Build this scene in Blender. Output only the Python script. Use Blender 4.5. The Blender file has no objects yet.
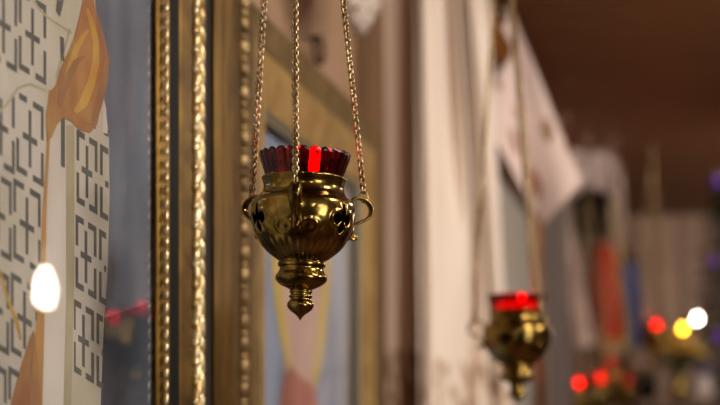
import bpy, bmesh, math, random
from mathutils import Vector, Matrix, noise
random.seed(7)
R = math.radians
C = bpy.context.scene.collection
# ------------------------------------------------------------------ geometry frame
F, CX, HY, CZ = 1700.0, 360.0, 456.0, 1.50
A = math.atan(0.2035)
SA, CA = math.sin(A), math.cos(A)
D = Vector((SA, CA, 0)); N = Vector((CA, -SA, 0)); X0 = -0.605
O = Vector((X0, 0, 0))
CEIL = CZ + 1.0
CAM = Vector((0, 0, CZ))

def P(px, py, Y): return Vector(((px-CX)/F*Y, Y, CZ+(HY-py)/F*Y))
def PZ(px, Y, z): return Vector(((px-CX)/F*Y, Y, z))
def W(u, p, z): return O + D*u + N*p + Vector((0, 0, z))
def Q(px, py, p):                       # point on the vertical plane p metres in front of the left wall
    k = (px-CX)/F
    Y = (p-(-X0)*CA)/(k*CA-SA)
    return P(px, py, Y)
def U(px, p): return (Q(px, HY, p)-O).dot(D)

# ------------------------------------------------------------------ materials
def lin(c):
    return tuple(((v/255)/12.92 if v/255 <= 0.04045 else (((v/255)+0.055)/1.055)**2.4) for v in c)+(1.0,)

def mat(name, c, rough=0.6, metal=0.0, c2=None, scale=8.0, bump=0.0, bscale=None, stretch=(1, 1, 1), detail=4, mixpos=(0.35, 0.65), **kw):
    m = bpy.data.materials.new(name); m.use_nodes = True
    nt = m.node_tree; b = nt.nodes['Principled BSDF']
    b.inputs['Base Color'].default_value = lin(c)
    b.inputs['Roughness'].default_value = rough
    b.inputs['Metallic'].default_value = metal
    for k, v in kw.items():
        b.inputs[k.replace('_', ' ')].default_value = v
    tc = nt.nodes.new('ShaderNodeTexCoord'); mp = nt.nodes.new('ShaderNodeMapping')
    mp.inputs['Scale'].default_value = stretch
    nt.links.new(tc.outputs['Object'], mp.inputs['Vector'])
    if c2:
        n = nt.nodes.new('ShaderNodeTexNoise'); n.inputs['Scale'].default_value = scale; n.inputs['Detail'].default_value = detail
        nt.links.new(mp.outputs['Vector'], n.inputs['Vector'])
        r = nt.nodes.new('ShaderNodeValToRGB')
        r.color_ramp.elements[0].position = mixpos[0]; r.color_ramp.elements[1].position = mixpos[1]
        r.color_ramp.elements[0].color = lin(c); r.color_ramp.elements[1].color = lin(c2)
        nt.links.new(n.outputs['Fac'], r.inputs['Fac']); nt.links.new(r.outputs['Color'], b.inputs['Base Color'])
    if bump:
        n2 = nt.nodes.new('ShaderNodeTexNoise'); n2.inputs['Scale'].default_value = bscale or scale*3
        nt.links.new(mp.outputs['Vector'], n2.inputs['Vector'])
        bp = nt.nodes.new('ShaderNodeBump'); bp.inputs['Strength'].default_value = bump; bp.inputs['Distance'].default_value = 0.004
        nt.links.new(n2.outputs['Fac'], bp.inputs['Height']); nt.links.new(bp.outputs['Normal'], b.inputs['Normal'])
    return m

def emit(name, c, s):
    m = bpy.data.materials.new(name); m.use_nodes = True
    b = m.node_tree.nodes['Principled BSDF']
    b.inputs['Base Color'].default_value = (0, 0, 0, 1)
    b.inputs['Emission Color'].default_value = lin(c); b.inputs['Emission Strength'].default_value = s
    return m

def pane_mat(name, ior=1.5, tint=(1, 1, 1, 1)):
    m = bpy.data.materials.new(name); m.use_nodes = True
    nt = m.node_tree; nt.nodes.clear()
    o = nt.nodes.new('ShaderNodeOutputMaterial'); mx = nt.nodes.new('ShaderNodeMixShader')
    t = nt.nodes.new('ShaderNodeBsdfTransparent'); g = nt.nodes.new('ShaderNodeBsdfGlossy'); f = nt.nodes.new('ShaderNodeFresnel')
    t.inputs['Color'].default_value = tint; g.inputs['Roughness'].default_value = 0.015
    f.inputs['IOR'].default_value = ior
    nt.links.new(f.outputs[0], mx.inputs[0]); nt.links.new(t.outputs[0], mx.inputs[1]); nt.links.new(g.outputs[0], mx.inputs[2])
    nt.links.new(mx.outputs[0], o.inputs[0])
    return m

def cloth_mat(name, c, c2, band_v, dark, acc, scale=26.0, cut=0.5, edge=None):
    """white woven cloth; below v = band_v an embroidered band (voronoi flowers in thread colours)"""
    m = bpy.data.materials.new(name); m.use_nodes = True
    nt = m.node_tree; b = nt.nodes['Principled BSDF']; b.inputs['Roughness'].default_value = 0.85
    b.inputs['Sheen Weight'].default_value = 0.15
    L = nt.links.new
    tc = nt.nodes.new('ShaderNodeTexCoord'); sp = nt.nodes.new('ShaderNodeSeparateXYZ'); L(tc.outputs['UV'], sp.inputs[0])
    nz = nt.nodes.new('ShaderNodeTexNoise'); nz.inputs['Scale'].default_value = 6; L(tc.outputs['UV'], nz.inputs['Vector'])
    base = nt.nodes.new('ShaderNodeMix'); base.data_type = 'RGBA'
    base.inputs[6].default_value = lin(c); base.inputs[7].default_value = lin(c2); L(nz.outputs['Fac'], base.inputs[0])
    vo = nt.nodes.new('ShaderNodeTexVoronoi'); vo.inputs['Scale'].default_value = scale; L(tc.outputs['UV'], vo.inputs['Vector'])
    lt = nt.nodes.new('ShaderNodeMath'); lt.operation = 'LESS_THAN'; lt.inputs[1].default_value = cut; L(vo.outputs['Distance'], lt.inputs[0])
    bd = nt.nodes.new('ShaderNodeMath'); bd.operation = 'LESS_THAN'; bd.inputs[1].default_value = band_v; L(sp.outputs['Y'], bd.inputs[0])
    mu = nt.nodes.new('ShaderNodeMath'); mu.operation = 'MULTIPLY'; L(lt.outputs[0], mu.inputs[0]); L(bd.outputs[0], mu.inputs[1])
    nz2 = nt.nodes.new('ShaderNodeTexNoise'); nz2.inputs['Scale'].default_value = 9; L(tc.outputs['UV'], nz2.inputs['Vector'])
    rp = nt.nodes.new('ShaderNodeValToRGB'); rp.color_ramp.elements[0].position = 0.42; rp.color_ramp.elements[1].position = 0.58
    rp.color_ramp.elements[0].color = lin(dark); rp.color_ramp.elements[1].color = lin(acc); L(nz2.outputs['Fac'], rp.inputs[0])
    fin = nt.nodes.new('ShaderNodeMix'); fin.data_type = 'RGBA'
    L(mu.outputs[0], fin.inputs[0]); L(base.outputs[2], fin.inputs[6]); L(rp.outputs[0], fin.inputs[7])
    L(fin.outputs[2], b.inputs['Base Color'])
    return m

M = {}
M['plaster'] = mat('plaster', (166, 134, 108), 0.9, c2=(156, 124, 96), scale=3, bump=0.1)
M['room'] = mat('room_plaster', (150, 132, 116), 0.9, c2=(140, 120, 104), scale=3)
M['wood_dark'] = mat('dark_wood', (92, 58, 34), 0.6, c2=(64, 38, 22), scale=5, stretch=(1, 1, 12))
M['post'] = mat('brown_post', (128, 98, 70), 0.6, c2=(112, 82, 56), scale=6, stretch=(8, 8, 1))
M['floor'] = mat('floor_boards', (120, 78, 48), 0.5, c2=(92, 56, 34), scale=4, stretch=(8, 1, 1))
M['gold'] = mat('gilded_wood', (142, 110, 44), 0.42, 0.85, c2=(100, 72, 28), scale=30, bump=0.15, stretch=(1, 1, 0.3))
M['gold_dark'] = mat('aged_gilding', (118, 90, 38), 0.5, 0.8, c2=(76, 54, 22), scale=24, bump=0.15)
M['gold_bright'] = mat('bright_gilding', (240, 226, 182), 0.36, 0.6, c2=(190, 158, 98), scale=60, bump=0.3, bscale=200)
M['cove'] = mat('black_lacquer', (10, 14, 16), 0.6, Specular_IOR_Level=0.12)
M['shadow'] = mat('gap_shade', (26, 18, 14), 0.9)  # dark strips: shade of frame groove and rabbet put into the colour
M['brass'] = mat('polished_brass', (158, 132, 70), 0.17, 1.0, c2=(80, 64, 30), scale=60, bump=0.16, bscale=70, mixpos=(0.38, 0.7))
M['brass_chain'] = mat('chain_brass', (206, 188, 150), 0.25, 1.0, c2=(150, 122, 84), scale=40)
M['red_glass'] = mat('red_glass', (120, 3, 9), 0.04, 0.0, Transmission_Weight=1.0, IOR=1.45)
M['flame'] = emit('lamp_flame', (255, 24, 20), 70)
M['flame_dim'] = emit('lamp_flame_low', (255, 24, 20), 22)
M['flame_faint'] = emit('lamp_flame_faint', (255, 24, 20), 14)
M['wax_glow'] = emit('wax_glow', (255, 36, 30), 4.2)  # emission added to the wax to make the second cup glow red
M['flame_high'] = emit('lamp_flame_high', (255, 24, 20), 230)
M['wick'] = mat('wick', (60, 50, 40), 0.9)
M['pane'] = pane_mat('icon_glass', 1.55)
M['pane2'] = pane_mat('icon_glass_thin', 1.3)

# ------------------------------------------------------------------ object helpers
MW = {}
def thing(name, label, cat, loc=(0, 0, 0), rot=(0, 0, 0), group=None):
    o = bpy.data.objects.new(name, None); C.objects.link(o)
    o.empty_display_size = 0.05
    o.location = loc; o.rotation_euler = rot
    MW[o] = Matrix.LocRotScale(Vector(loc), Matrix.Rotation(0, 3, 'X').to_euler() if rot == (0, 0, 0) else __import__('mathutils').Euler(rot), None)
    o['label'] = label; o['category'] = cat
    if group: o['group'] = group
    return o

def obj(name, bm, mats, parent=None, origin=None, local=False, smooth=True):
    """bm in world coords unless local; parented meshes are brought into the root's frame"""
    me = bpy.data.meshes.new(name)
    if smooth:
        for f in bm.faces: f.smooth = True
    bm.to_mesh(me); bm.free()
    for m in (mats if isinstance(mats, (list, tuple)) else [mats]): me.materials.append(m)
    o = bpy.data.objects.new(name, me); C.objects.link(o)
    if parent is not None:
        root = parent
        while root.parent: root = root.parent
        if not local: me.transform(MW[root].inverted())
        o.parent = parent
    elif origin is not None:
        if not local: me.transform(Matrix.Translation(-Vector(origin)))
        o.location = origin
    return o

def tag(o, label, cat, group=None):
    o['label'] = label; o['category'] = cat
    if group: o['group'] = group
    return o
def struct(o): o['kind'] = 'structure'; return o

def face(bm, pts, mi=0):
    f = bm.faces.new([bm.verts.new(p) for p in pts]); f.material_index = mi; return f

def hexa(bm, c, mi=0):                   # eight corners: bottom four (ccw), top four
    v = [bm.verts.new(p) for p in c]
    for q in ((0, 3, 2, 1), (4, 5, 6, 7), (0, 1, 5, 4), (1, 2, 6, 5), (2, 3, 7, 6), (3, 0, 4, 7)):
        f = bm.faces.new([v[i] for i in q]); f.material_index = mi
def wbox(bm, u0, u1, p0, p1, z0, z1, mi=0):
    hexa(bm, [W(u0, p0, z0), W(u0, p1, z0), W(u1, p1, z0), W(u1, p0, z0), W(u0, p0, z1), W(u0, p1, z1), W(u1, p1, z1), W(u1, p0, z1)], mi)

def ell(bm, c, ax, ay, az, nu=8, nv=6, mi=0):      # ellipsoid with axis vectors
    rows = []
    for j in range(nv+1):
        t = math.pi*j/nv
        if j in (0, nv): rows.append([bm.verts.new(c+az*math.cos(t))]); continue
        rows.append([bm.verts.new(c+ax*(math.sin(t)*math.cos(2*math.pi*i/nu))+ay*(math.sin(t)*math.sin(2*math.pi*i/nu))+az*math.cos(t)) for i in range(nu)])
    for j in range(nv):
        a, b = rows[j], rows[j+1]
        for i in range(nu):
            k = (i+1) % nu
            q = [a[0], b[i], b[k]] if len(a) == 1 else ([a[i], b[0], a[k]] if len(b) == 1 else [a[i], b[i], b[k], a[k]])
            f = bm.faces.new(q); f.material_index = mi

def tube(bm, pts, r, n=8, mi=0, closed=False, cap=True):
    pts = [Vector(p) for p in pts]; rings = []
    rr = r if isinstance(r, (list, tuple)) else [r]*len(pts)
    m = len(pts)
    for i, p in enumerate(pts):
        if closed: t = pts[(i+1) % m]-pts[i-1]
        else: t = pts[min(i+1, m-1)]-pts[max(i-1, 0)]
        t.normalize()
        up = Vector((0, 0, 1)) if abs(t.z) < 0.95 else Vector((1, 0, 0))
        x = t.cross(up).normalized(); y = t.cross(x)
        rings.append([bm.verts.new(p+x*(rr[i]*math.cos(2*math.pi*k/n))+y*(rr[i]*math.sin(2*math.pi*k/n))) for k in range(n)])
    for i in range(m if closed else m-1):
        a, b = rings[i], rings[(i+1) % m]
        for k in range(n):
            f = bm.faces.new([a[k], a[(k+1) % n], b[(k+1) % n], b[k]]); f.material_index = mi
    if cap and not closed:
        bm.faces.new(rings[0]); bm.faces.new(rings[-1][::-1])

def lathe(bm, prof, n=32, c=Vector((0, 0, 0)), mi=0, rad=None):
    rows = []
    for (r, z) in prof:
        if r < 1e-6: rows.append([bm.verts.new(c+Vector((0, 0, z)))]); continue
        rows.append([bm.verts.new(c+Vector((r*math.sin(2*math.pi*i/n), -r*math.cos(2*math.pi*i/n), z))) for i in range(n)])
    for a, b in zip(rows, rows[1:]):
        for i in range(n):
            k = (i+1) % n
            if len(a) == 1 and len(b) == 1: continue
            q = [a[0], b[k], b[i]] if len(a) == 1 else ([a[i], a[k], b[0]] if len(b) == 1 else [a[i], a[k], b[k], b[i]])
            f = bm.faces.new(q); f.material_index = mi

def catmull(pts, n):
    out = []
    for i in range(len(pts)-1):
        p0 = pts[max(i-1, 0)]; p1 = pts[i]; p2 = pts[i+1]; p3 = pts[min(i+2, len(pts)-1)]
        for k in range(n):
            t = k/n
            out.append(tuple(0.5*((2*b)+(-a+c)*t+(2*a-5*b+4*c-d)*t*t+(-a+3*b-3*c+d)*t**3) for a, b, c, d in zip(p0, p1, p2, p3)))
    out.append(tuple(pts[-1])); return out

# ================================================================== SETTING
def slab(name, m, u0, u1, p0, p1, z0, z1):
    bm = bmesh.new(); wbox(bm, u0, u1, p0, p1, z0, z1)
    c = W((u0+u1)/2, (p0+p1)/2, z0)
    return struct(obj(name, bm, m, origin=c, smooth=False))
UB, PR, UF = 7.32, 3.9, -2.6
slab('floor', M['floor'], UF-0.2, UB+0.2, -0.2, PR+0.2, -0.1, 0.0)
slab('wall_left', M['plaster'], UF-0.2, UB+0.2, -0.15, 0.0, 0.0, CEIL)
slab('wall_back', M['plaster'], UB, UB+0.15, 0.0, PR, 0.0, CEIL)
slab('wall_right', M['room'], UF-0.2, UB+0.2, PR, PR+0.15, 0.0, CEIL)
slab('wall_front', M['room'], UF-0.15, UF, 0.0, PR, 0.0, CEIL)
# plank ceiling: each board slightly bevelled strip, one structure object
M['ceil'] = mat('ceiling_planks', (150, 106, 58), 0.6, c2=(114, 76, 42), scale=5, stretch=(1, 14, 1))
bm = bmesh.new()
wbox(bm, UF-0.2, UB+0.2, -0.15, PR+0.15, CEIL+0.014, CEIL+0.08)
np_ = 42
for i in range(np_):
    u0 = UF-0.2+(UB-UF+0.4)*i/np_; u1 = UF-0.2+(UB-UF+0.4)*(i+1)/np_
    wbox(bm, u0+0.003, u1-0.003, -0.0, PR, CEIL, CEIL+0.015)
struct(obj('ceiling', bm, M['ceil'], origin=W(2, 2, CEIL), smooth=False))
# brown post between second icon and the draped towels
bm = bmesh.new(); u0, u1 = U(361, 0.012), U(393, 0.012)
wbox(bm, u0, u1, 0.0, 0.012, 0.0, CEIL); wbox(bm, u0+0.03, u1-0.03, 0.012, 0.018, 0.0, CEIL)
struct(obj('trim_1', bm, M['post'], origin=W((u0+u1)/2, 0, 0), smooth=False))

# ================================================================== FRAMES
def frame_sweep(bm, prof, u0, u1, z0, z1):
    """prof: (w outward from sight edge, p, material index of the strip that follows)"""
    loops = []
    for (w, p, mi) in prof:
        loops.append([bm.verts.new(W(u0-w, p, z0-w)), bm.verts.new(W(u1+w, p, z0-w)), bm.verts.new(W(u1+w, p, z1+w)), bm.verts.new(W(u0-w, p, z1+w))])
    for (a, b, pr) in zip(loops, loops[1:], prof):
        for i in range(4):
            k = (i+1) % 4
            f = bm.faces.new([a[i], a[k], b[k], b[i]]); f.material_index = pr[2]
def along(w, p, pitch, u0, u1, z0, z1, fn):
    cs = [(u0-w, z0-w), (u1+w, z0-w), (u1+w, z1+w), (u0-w, z1+w)]
    for i in range(4):
        a, b = cs[i], cs[(i+1) % 4]
        L = math.hypot(b[0]-a[0], b[1]-a[1]); n = max(2, round(L/pitch))
        t = Vector((D*(b[0]-a[0])+Vector((0, 0, b[1]-a[1])))).normalized()
        s = t.cross(N)
        for j in range(n):
            q = j/n
            fn(W(a[0]+(b[0]-a[0])*q, p, a[1]+(b[1]-a[1])*q), t, s, j)

def poly(bm, pts, p, mi):                # painted patch given on the painting's own plane
    f = bm.faces.new([bm.verts.new(Q(x, y, p)) for x, y in pts]); f.material_index = mi
    return f
def clip_rect(bm, u0, u1, z0, z1):
    for co, no in ((W(u0, 0, 0), -D), (W(u1, 0, 0), D), (Vector((0, 0, z0)), Vector((0, 0, -1))), (Vector((0, 0, z1)), Vector((0, 0, 1)))):
        bmesh.ops.bisect_plane(bm, geom=bm.verts[:]+bm.edges[:]+bm.faces[:], plane_co=co, plane_no=no, clear_outer=True)
def stroke(bm, pts, w, p, mi):
    L, Rr = [], []
    for i, (x, y) in enumerate(pts):
        a = pts[max(i-1, 0)]; b = pts[min(i+1, len(pts)-1)]
        dx, dy = b[0]-a[0], b[1]-a[1]; l = math.hypot(dx, dy) or 1
        ww = w[i] if isinstance(w, (list, tuple)) else w
        L.append((x-dy/l*ww/2, y+dx/l*ww/2)); Rr.append((x+dy/l*ww/2, y-dx/l*ww/2))
    for i in range(len(pts)-1):
        poly(bm, [L[i], L[i+1], Rr[i+1], Rr[i]], p, mi)

# ---------------------------------------------------------------- ICON 1
PG, PP = 0.078, 0.0738
U0, Z0, Z1 = 0.55, 0.70, CZ+0.56
US = U(157, 0.079)
icon1 = thing('framed_icon', 'nearest large glazed icon in wide gilded frame, figure in cross-patterned vestment, bulb reflected in glass', 'icon', W((U0+US)/2, 0, Z0-0.3), (0, 0, math.pi/2-A), 'icons on the left wall')
pm = [mat('icon_blue', (126, 135, 150), 0.8, c2=(104, 112, 126), scale=7, detail=6),
      mat('vestment_white', (204, 198, 190), 0.8, c2=(190, 184, 168), scale=9),
      mat('vestment_grey', (90, 92, 92), 0.8, c2=(104, 104, 100), scale=30),
      mat('stole_gold', (196, 150, 84), 0.7, c2=(178, 140, 90), scale=20),
      mat('sleeve_orange', (176, 140, 92), 0.75, c2=(160, 112, 78), scale=26),
      mat('sleeve_yellow', (196, 166, 94), 0.75, c2=(184, 142, 70), scale=26),
      mat('sleeve_shadow', (150, 112, 84), 0.75, c2=(164, 130, 96), scale=26),
      mat('fold_olive', (170, 162, 136), 0.8, c2=(186, 178, 152), scale=20),
      mat('band_white', (216, 210, 204), 0.8, c2=(204, 196, 188), scale=10)]
bm = bmesh.new()
wbox(bm, U0-0.01, US+0.01, 0.05, PP-0.0005, Z0-0.01, Z1+0.01, 0)
lay = lambda k: PP+0.0001*k
poly(bm, [(-500, -300), (70, -300), (95, 0), (97, 20), (108, 70), (104, 98), (109, 136), (109.5, 200), (107.5, 272), (104, 320), (101, 405), (97, 560), (-500, 700)], lay(1), 1)
EDGE = lambda y: 108.6 if y < 205 else 108.6-(y-205)*0.036
def cell(cx, cy, w, H, sl, xmin, xmax, ymin=-90, ymax=470):
    tv, th = 2.8, 6.4
    def rect(s0, s1, t0, t1):
        x0, x1 = max(cx+s0, xmin), min(cx+s1, xmax(cy) if callable(xmax) else xmax)
        if x1-x0 < 0.6: return
        y0 = lambda x: cy+t0+(x-cx)*sl
        y1 = lambda x: cy+t1+(x-cx)*sl
        a, b, c_, d_ = y0(x0), y0(x1), y1(x1), y1(x0)
        if min(a, b) < ymin: return
        if max(c_, d_) > ymax: return
        poly(bm, [(x0, a), (x1, b), (x1, c_), (x0, d_)], lay(2), 2)
    rect(-0.25*w, 0.25*w, -th/2, th/2)
    for sg in (-1, 1):
        rect(-tv/2, tv/2, sg*th/2 if sg > 0 else -0.31*H, 0.31*H if sg > 0 else -th/2)
        for sx in (-1, 1):
            x0, x1 = sorted((sx*0.425*w-tv/2, sx*0.425*w+tv/2))
            t0, t1 = sorted((sg*0.07*H, sg*0.435*H))
            rect(x0, x1, t0, t1)
            x0, x1 = sorted((sx*0.10*w, sx*0.425*w-sx*tv/2))
            t0, t1 = sorted((sg*0.435*H, sg*0.435*H-sg*th))
            rect(x0, x1, t0, t1)
SL = 0.62
for col in range(-6, 1):
    for row in range(-1, 6):
        cy = [-55, 37, 139, 226, 320, 414, 508][row+1] ; cx = [34, 32.5, 30, 27, 24.5, 22, 20][row+1]
        cell(cx+col*29, cy+col*29*0.42, 29, 92, SL, -400, 45.5 if row > 0 else 50, -90 if row < 1 else 92)
for col in range(0, 2):
    for row in range(0, 4):
        cy = [88, 172, 257, 341, 425][row]; cx = [88, 87, 86, 83.5, 82][row]
        cell(cx+col*23.5, cy+col*23.5*0.62, 21.5, 84, SL, 74, EDGE, 118)
stroke(bm, [(50, 90), (48.5, 140), (46.5, 172), (44.5, 210), (43, 262), (40, 330), (37.5, 420)], [3, 3.2, 3.2, 4, 5, 8, 9], lay(3), 3)
poly(bm, [(50, 120), (66, 122), (67, 200), (66, 300), (63, 420), (42, 420), (46, 270), (48.5, 180)], lay(3)-0.00005, 8)
poly(bm, [(66, 125), (74.5, 125), (74.5, 270), (71, 420), (63, 420), (66, 300)], lay(3), 7)
poly(bm, [(61, 108), (65, 110), (65, 168), (61, 166)], lay(4), 2)
stroke(bm, [(30, -5), (37, 6), (46, 16), (58, 24), (72, 33)], 2.2, lay(4), 7)
stroke(bm, [(70, 28), (66, 44), (61, 62), (56, 78)], 2.2, lay(4), 7)
stroke(bm, [(-6, 118), (8, 103), (18, 88), (30, 84), (47, 91)], 3, lay(4), 7)
poly(bm, [(57, 0), (64, 0), (60, 17), (56, 11)], lay(4), 2)
poly(bm, [(60, 36), (64, 38), (64.5, 62), (61, 60)], lay(4), 2)
poly(bm, [(84, -20), (93, -20), (94, 0), (97, 15), (104, 40), (110, 58), (108, 75), (104, 95), (97, 125), (90, 133), (80, 131), (72, 122), (63, 118), (57, 125), (52, 137), (47, 142), (46, 115), (50, 92), (56, 85), (60, 70), (67, 55), (74, 38), (79, 20), (83, 0)], lay(5), 4)
stroke(bm, [(97, 16), (103, 40), (107, 58), (105, 78), (100, 98), (94, 122)], [3, 4, 5, 7, 8, 6], lay(6), 6)
stroke(bm, [(87, 8), (92, 24), (96, 42), (96, 62), (91, 84), (83, 104), (75, 112)], [3, 5, 6, 7, 8, 9, 5], lay(6), 5)
stroke(bm, [(88, 30), (82, 38), (76, 50), (71, 64), (66, 80), (62, 96)], [3, 5, 6, 6, 6, 4], lay(6), 5)
stroke(bm, [(84, 56), (76, 62), (68, 78), (62, 92), (60, 108)], [3, 6, 8, 8, 5], lay(7), 6)
stroke(bm, [(80, 118), (88, 124), (96, 126)], 2, lay(7), 6)
poly(bm, [(103.5, 98), (106, 108), (107.5, 134), (102, 132)], lay(4), 8)
poly(bm, [(9, 412), (20, 370), (30, 338), (34, 330), (38, 360), (42, 412)], lay(5), 4)
stroke(bm, [(34, 332), (31, 370), (33, 412)], [1, 3, 4], lay(6), 6)
stroke(bm, [(0, 270), (8, 300), (17, 322), (21, 340)], [2, 3, 4, 2], lay(4), 5)
# soft lower part of the background
poly(bm, [(104, 318), (157, 300), (158, 480), (98, 480)], lay(1)+0.00005, 9)
pm.append(mat('icon_slate', (82, 91, 106), 0.8, c2=(62, 69, 82), scale=9, detail=6))
clip_rect(bm, U0-0.005, US+0.005, Z0-0.005, Z1+0.005)
obj('painting', bm, pm, icon1, smooth=False)
bm = bmesh.new(); face(bm, [W(U0, PG, Z0), W(US, PG, Z0), W(US, PG, Z1), W(U0, PG, Z1)])
obj('glass_pane', bm, M['pane'], icon1, smooth=False)
prof = []
for (px, p, mi) in [(155.5, 0.0785, 1), (157.0, 0.0792, 0), (160, 0.0808, 0), (163, 0.0822, 0), (169.5, 0.084, 2), (171, 0.0815, 2), (179, 0.083, 1), (182, 0.085, 1), (191, 0.089, 1), (205.5, 0.0895, 3), (207, 0.083, 3), (211, 0.081, 0), (214, 0.0845, 0), (222, 0.0855, 1), (224, 0.0845, 0), (232, 0.0855, 1), (235, 0.083, 1), (239, 0.076, 1), (250, 0.072, 1)]:
    prof.append((U(px, p)-US, p, mi))
prof[0] = (U(155.5, 0.0785)-US, 0.0785, 1)
prof.append((prof[-1][0]+0.012, 0.06, 1)); prof.append((prof[-1][0], 0.0, 1))
bm = bmesh.new(); frame_sweep(bm, prof, U0, US, Z0, Z1)
fr1 = obj('frame', bm, [M['gold'], M['gold_dark'], M['cove'], M['shadow']], icon1, smooth=False)
def px_w(px, p): return U(px, p)-US
bm = bmesh.new()
along(px_w(166.3, 0.086), 0.0855, 0.0125, U0, US, Z0, Z1, lambda c, t, s, j: ell(bm, c, t*0.0062*(0.75 + 0.4*random.random())+s*0.0015, s*0.0026, N*0.0028, 8, 6))
obj('bead_moulding', bm, M['gold_bright'], fr1)
bm = bmesh.new()
def leaf(c, t, s, j):
    h = random.uniform(0.75, 1.2)
    ax = (t+s*random.uniform(0.25, 0.6)).normalized()
    ell(bm, c-s*0.004, ax*0.0125*h, ax.cross(N)*0.0050, N*0.0048*h, 8, 6)
    ax = (t-s*random.uniform(0.0, 0.35)).normalized()
    ell(bm, c+s*0.0065+t*0.007, ax*0.0150*h, ax.cross(N)*0.0048, N*0.0058, 8, 6)
    ell(bm, c-s*0.0085+t*0.009, t*0.006+s*0.002, s*0.0038, N*0.004, 8, 6)
along(px_w(198, 0.091), 0.0905, 0.0195, U0, US, Z0, Z1, leaf)
obj('carved_moulding', bm, M['gold_bright'], fr1)
bm = bmesh.new()
def leaf2(c, t, s, j):
    ax = (t+s*0.35*(1 if j % 2 else -1)).normalized()
    ell(bm, c, ax*0.013, ax.cross(N)*0.013, N*0.006, 8, 6)
    ell(bm, c+t*0.012, t*0.005, s*0.012, N*0.005, 8, 6)
along(px_w(244.5, 0.076), 0.0755, 0.026, U0, US, Z0, Z1, leaf2)
obj('outer_moulding', bm, mat('worn_moulding', (176, 150, 104), 0.45, 0.7, c2=(100, 76, 46), scale=40), fr1)

# ---------------------------------------------------------------- ICON 2
PP2, PG2 = 0.020, 0.026
U2a, U2b = 2.26, U(356, 0.03)
Ztop = P(380, 130, (0.046-(-X0)*CA)/((380-CX)/F*CA-SA)).z
prof2 = [(0, 0.028, 3), (0.006, 0.030, 0), (0.012, 0.036, 0)]
uo = U(380, 0.046)-U2b
prof2 = [(0, 0.0265, 2), (0.006, 0.029, 4), (0.010, 0.030, 4), (0.016, 0.036, 0), (uo*0.45, 0.046, 0), (uo*0.62, 0.047, 1), (uo*0.72, 0.042, 1), (uo*0.86, 0.043, 1), (uo, 0.046, 1), (uo, 0.0, 1)]
z2a, z2b = 0.85, Ztop-uo
icon2 = thing('framed_icon', 'gold-framed glazed icon on pale blue ground, behind the nearest sharp hanging lamp', 'icon', W((U2a+U2b)/2, 0, z2a-uo), (0, 0, math.pi/2-A), 'icons on the left wall')
bm = bmesh.new(); frame_sweep(bm, prof2, U2a, U2b, z2a, z2b)
obj('frame', bm, [mat('gold_second', (188, 156, 96), 0.45, 0.45, c2=(156, 122, 66), scale=20), mat('brown_second', (124, 100, 56), 0.55, 0.4, c2=(96, 74, 40), scale=20), M['shadow'], M['cove'], mat('grey_fillet', (120, 112, 92), 0.6)], icon2, smooth=False)
pm2 = [mat('icon2_blue', (146, 160, 184), 0.8, c2=(130, 144, 170), scale=6),
       mat('icon2_teal', (84, 100, 96), 0.8, c2=(100, 112, 112), scale=6),
       mat('icon2_halo', (178, 160, 112), 0.7, c2=(160, 146, 106), scale=10),
       mat('icon2_halo_rim', (160, 84, 74), 0.7),
       mat('icon2_yellow', (204, 182, 100), 0.7, c2=(190, 166, 84), scale=12),
       mat('icon2_robe', (204, 176, 166), 0.8, c2=(188, 160, 152), scale=8),
       mat('icon2_red', (182, 120, 108), 0.8, c2=(164, 108, 98), scale=8),
       mat('icon2_grey', (140, 140, 142), 0.8, c2=(128, 128, 130), scale=8)]
bm = bmesh.new()
wbox(bm, U2a-0.01, U2b+0.01, 0.004, PP2-0.0006, z2a-0.01, z2b+0.01, 0)
l2 = lambda k: PP2+0.00015*k
zt = 60
poly(bm, [(200, -80), (360, 100), (361, 160), (300, 150), (200, 95)], l2(0), 1)
poly(bm, [(338, 95), (360, 110), (360, 600), (345, 600), (344, 300)], l2(0)+0.00008, 7)
eh = [(303+26*math.cos(t*math.pi/20), 235+92*math.sin(t*math.pi/20)) for t in range(40)]
poly(bm, eh, l2(1), 3)
poly(bm, [(303+(x-303)*0.86, 235+(y-235)*0.95) for x, y in eh], l2(2), 2)
poly(bm, [(272, 225), (285, 205), (318, 205), (330, 225), (331, 280), (326, 330), (318, 372), (312, 430), (286, 430), (284, 360), (278, 320), (272, 280)], l2(3), 5)
stroke(bm, [(272, 215), (276, 262), (279, 300), (284, 335), (290, 368)], [8, 9, 9, 8, 5], l2(4), 4)
stroke(bm, [(326, 215), (326, 262), (325, 300), (321, 340), (315, 384)], [8, 9, 9, 8, 6], l2(4), 4)
poly(bm, [(284, 375), (292, 366), (300, 376), (312, 384), (318, 400), (322, 470), (276, 470), (280, 400)], l2(5), 6)
poly(bm, [(251, 330), (258, 320), (263, 345), (264, 480), (250, 480)], l2(3), 6)
clip_rect(bm, U2a-0.005, U2b+0.005, z2a-0.005, z2b+0.005)
obj('painting', bm, pm2, icon2, smooth=False)
bm = bmesh.new(); face(bm, [W(U2a, PG2, z2a), W(U2b, PG2, z2a), W(U2b, PG2, z2b), W(U2a, PG2, z2b)])
obj('glass_pane', bm, M['pane2'], icon2, smooth=False)
# wall ring just above the second frame
bm = bmesh.new(); c = Q(319, 50, 0.012)
pts = [c+D*(0.030*math.cos(t*math.pi/10))+Vector((0, 0, 0.019*math.sin(t*math.pi/10))) for t in range(20)]
tube(bm, pts, 0.0045, 6, closed=True)
tube(bm, [c-N*0.012+Vector((0, 0, 0.019)), c+N*0.004+Vector((0, 0, 0.019))], 0.004, 6)
tag(obj('wall_ring', bm, mat('ring_metal', (96, 76, 54), 0.5, 0.6), origin=c), 'small dull metal ring on the beige wall above the second icon frame', 'ring')

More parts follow.
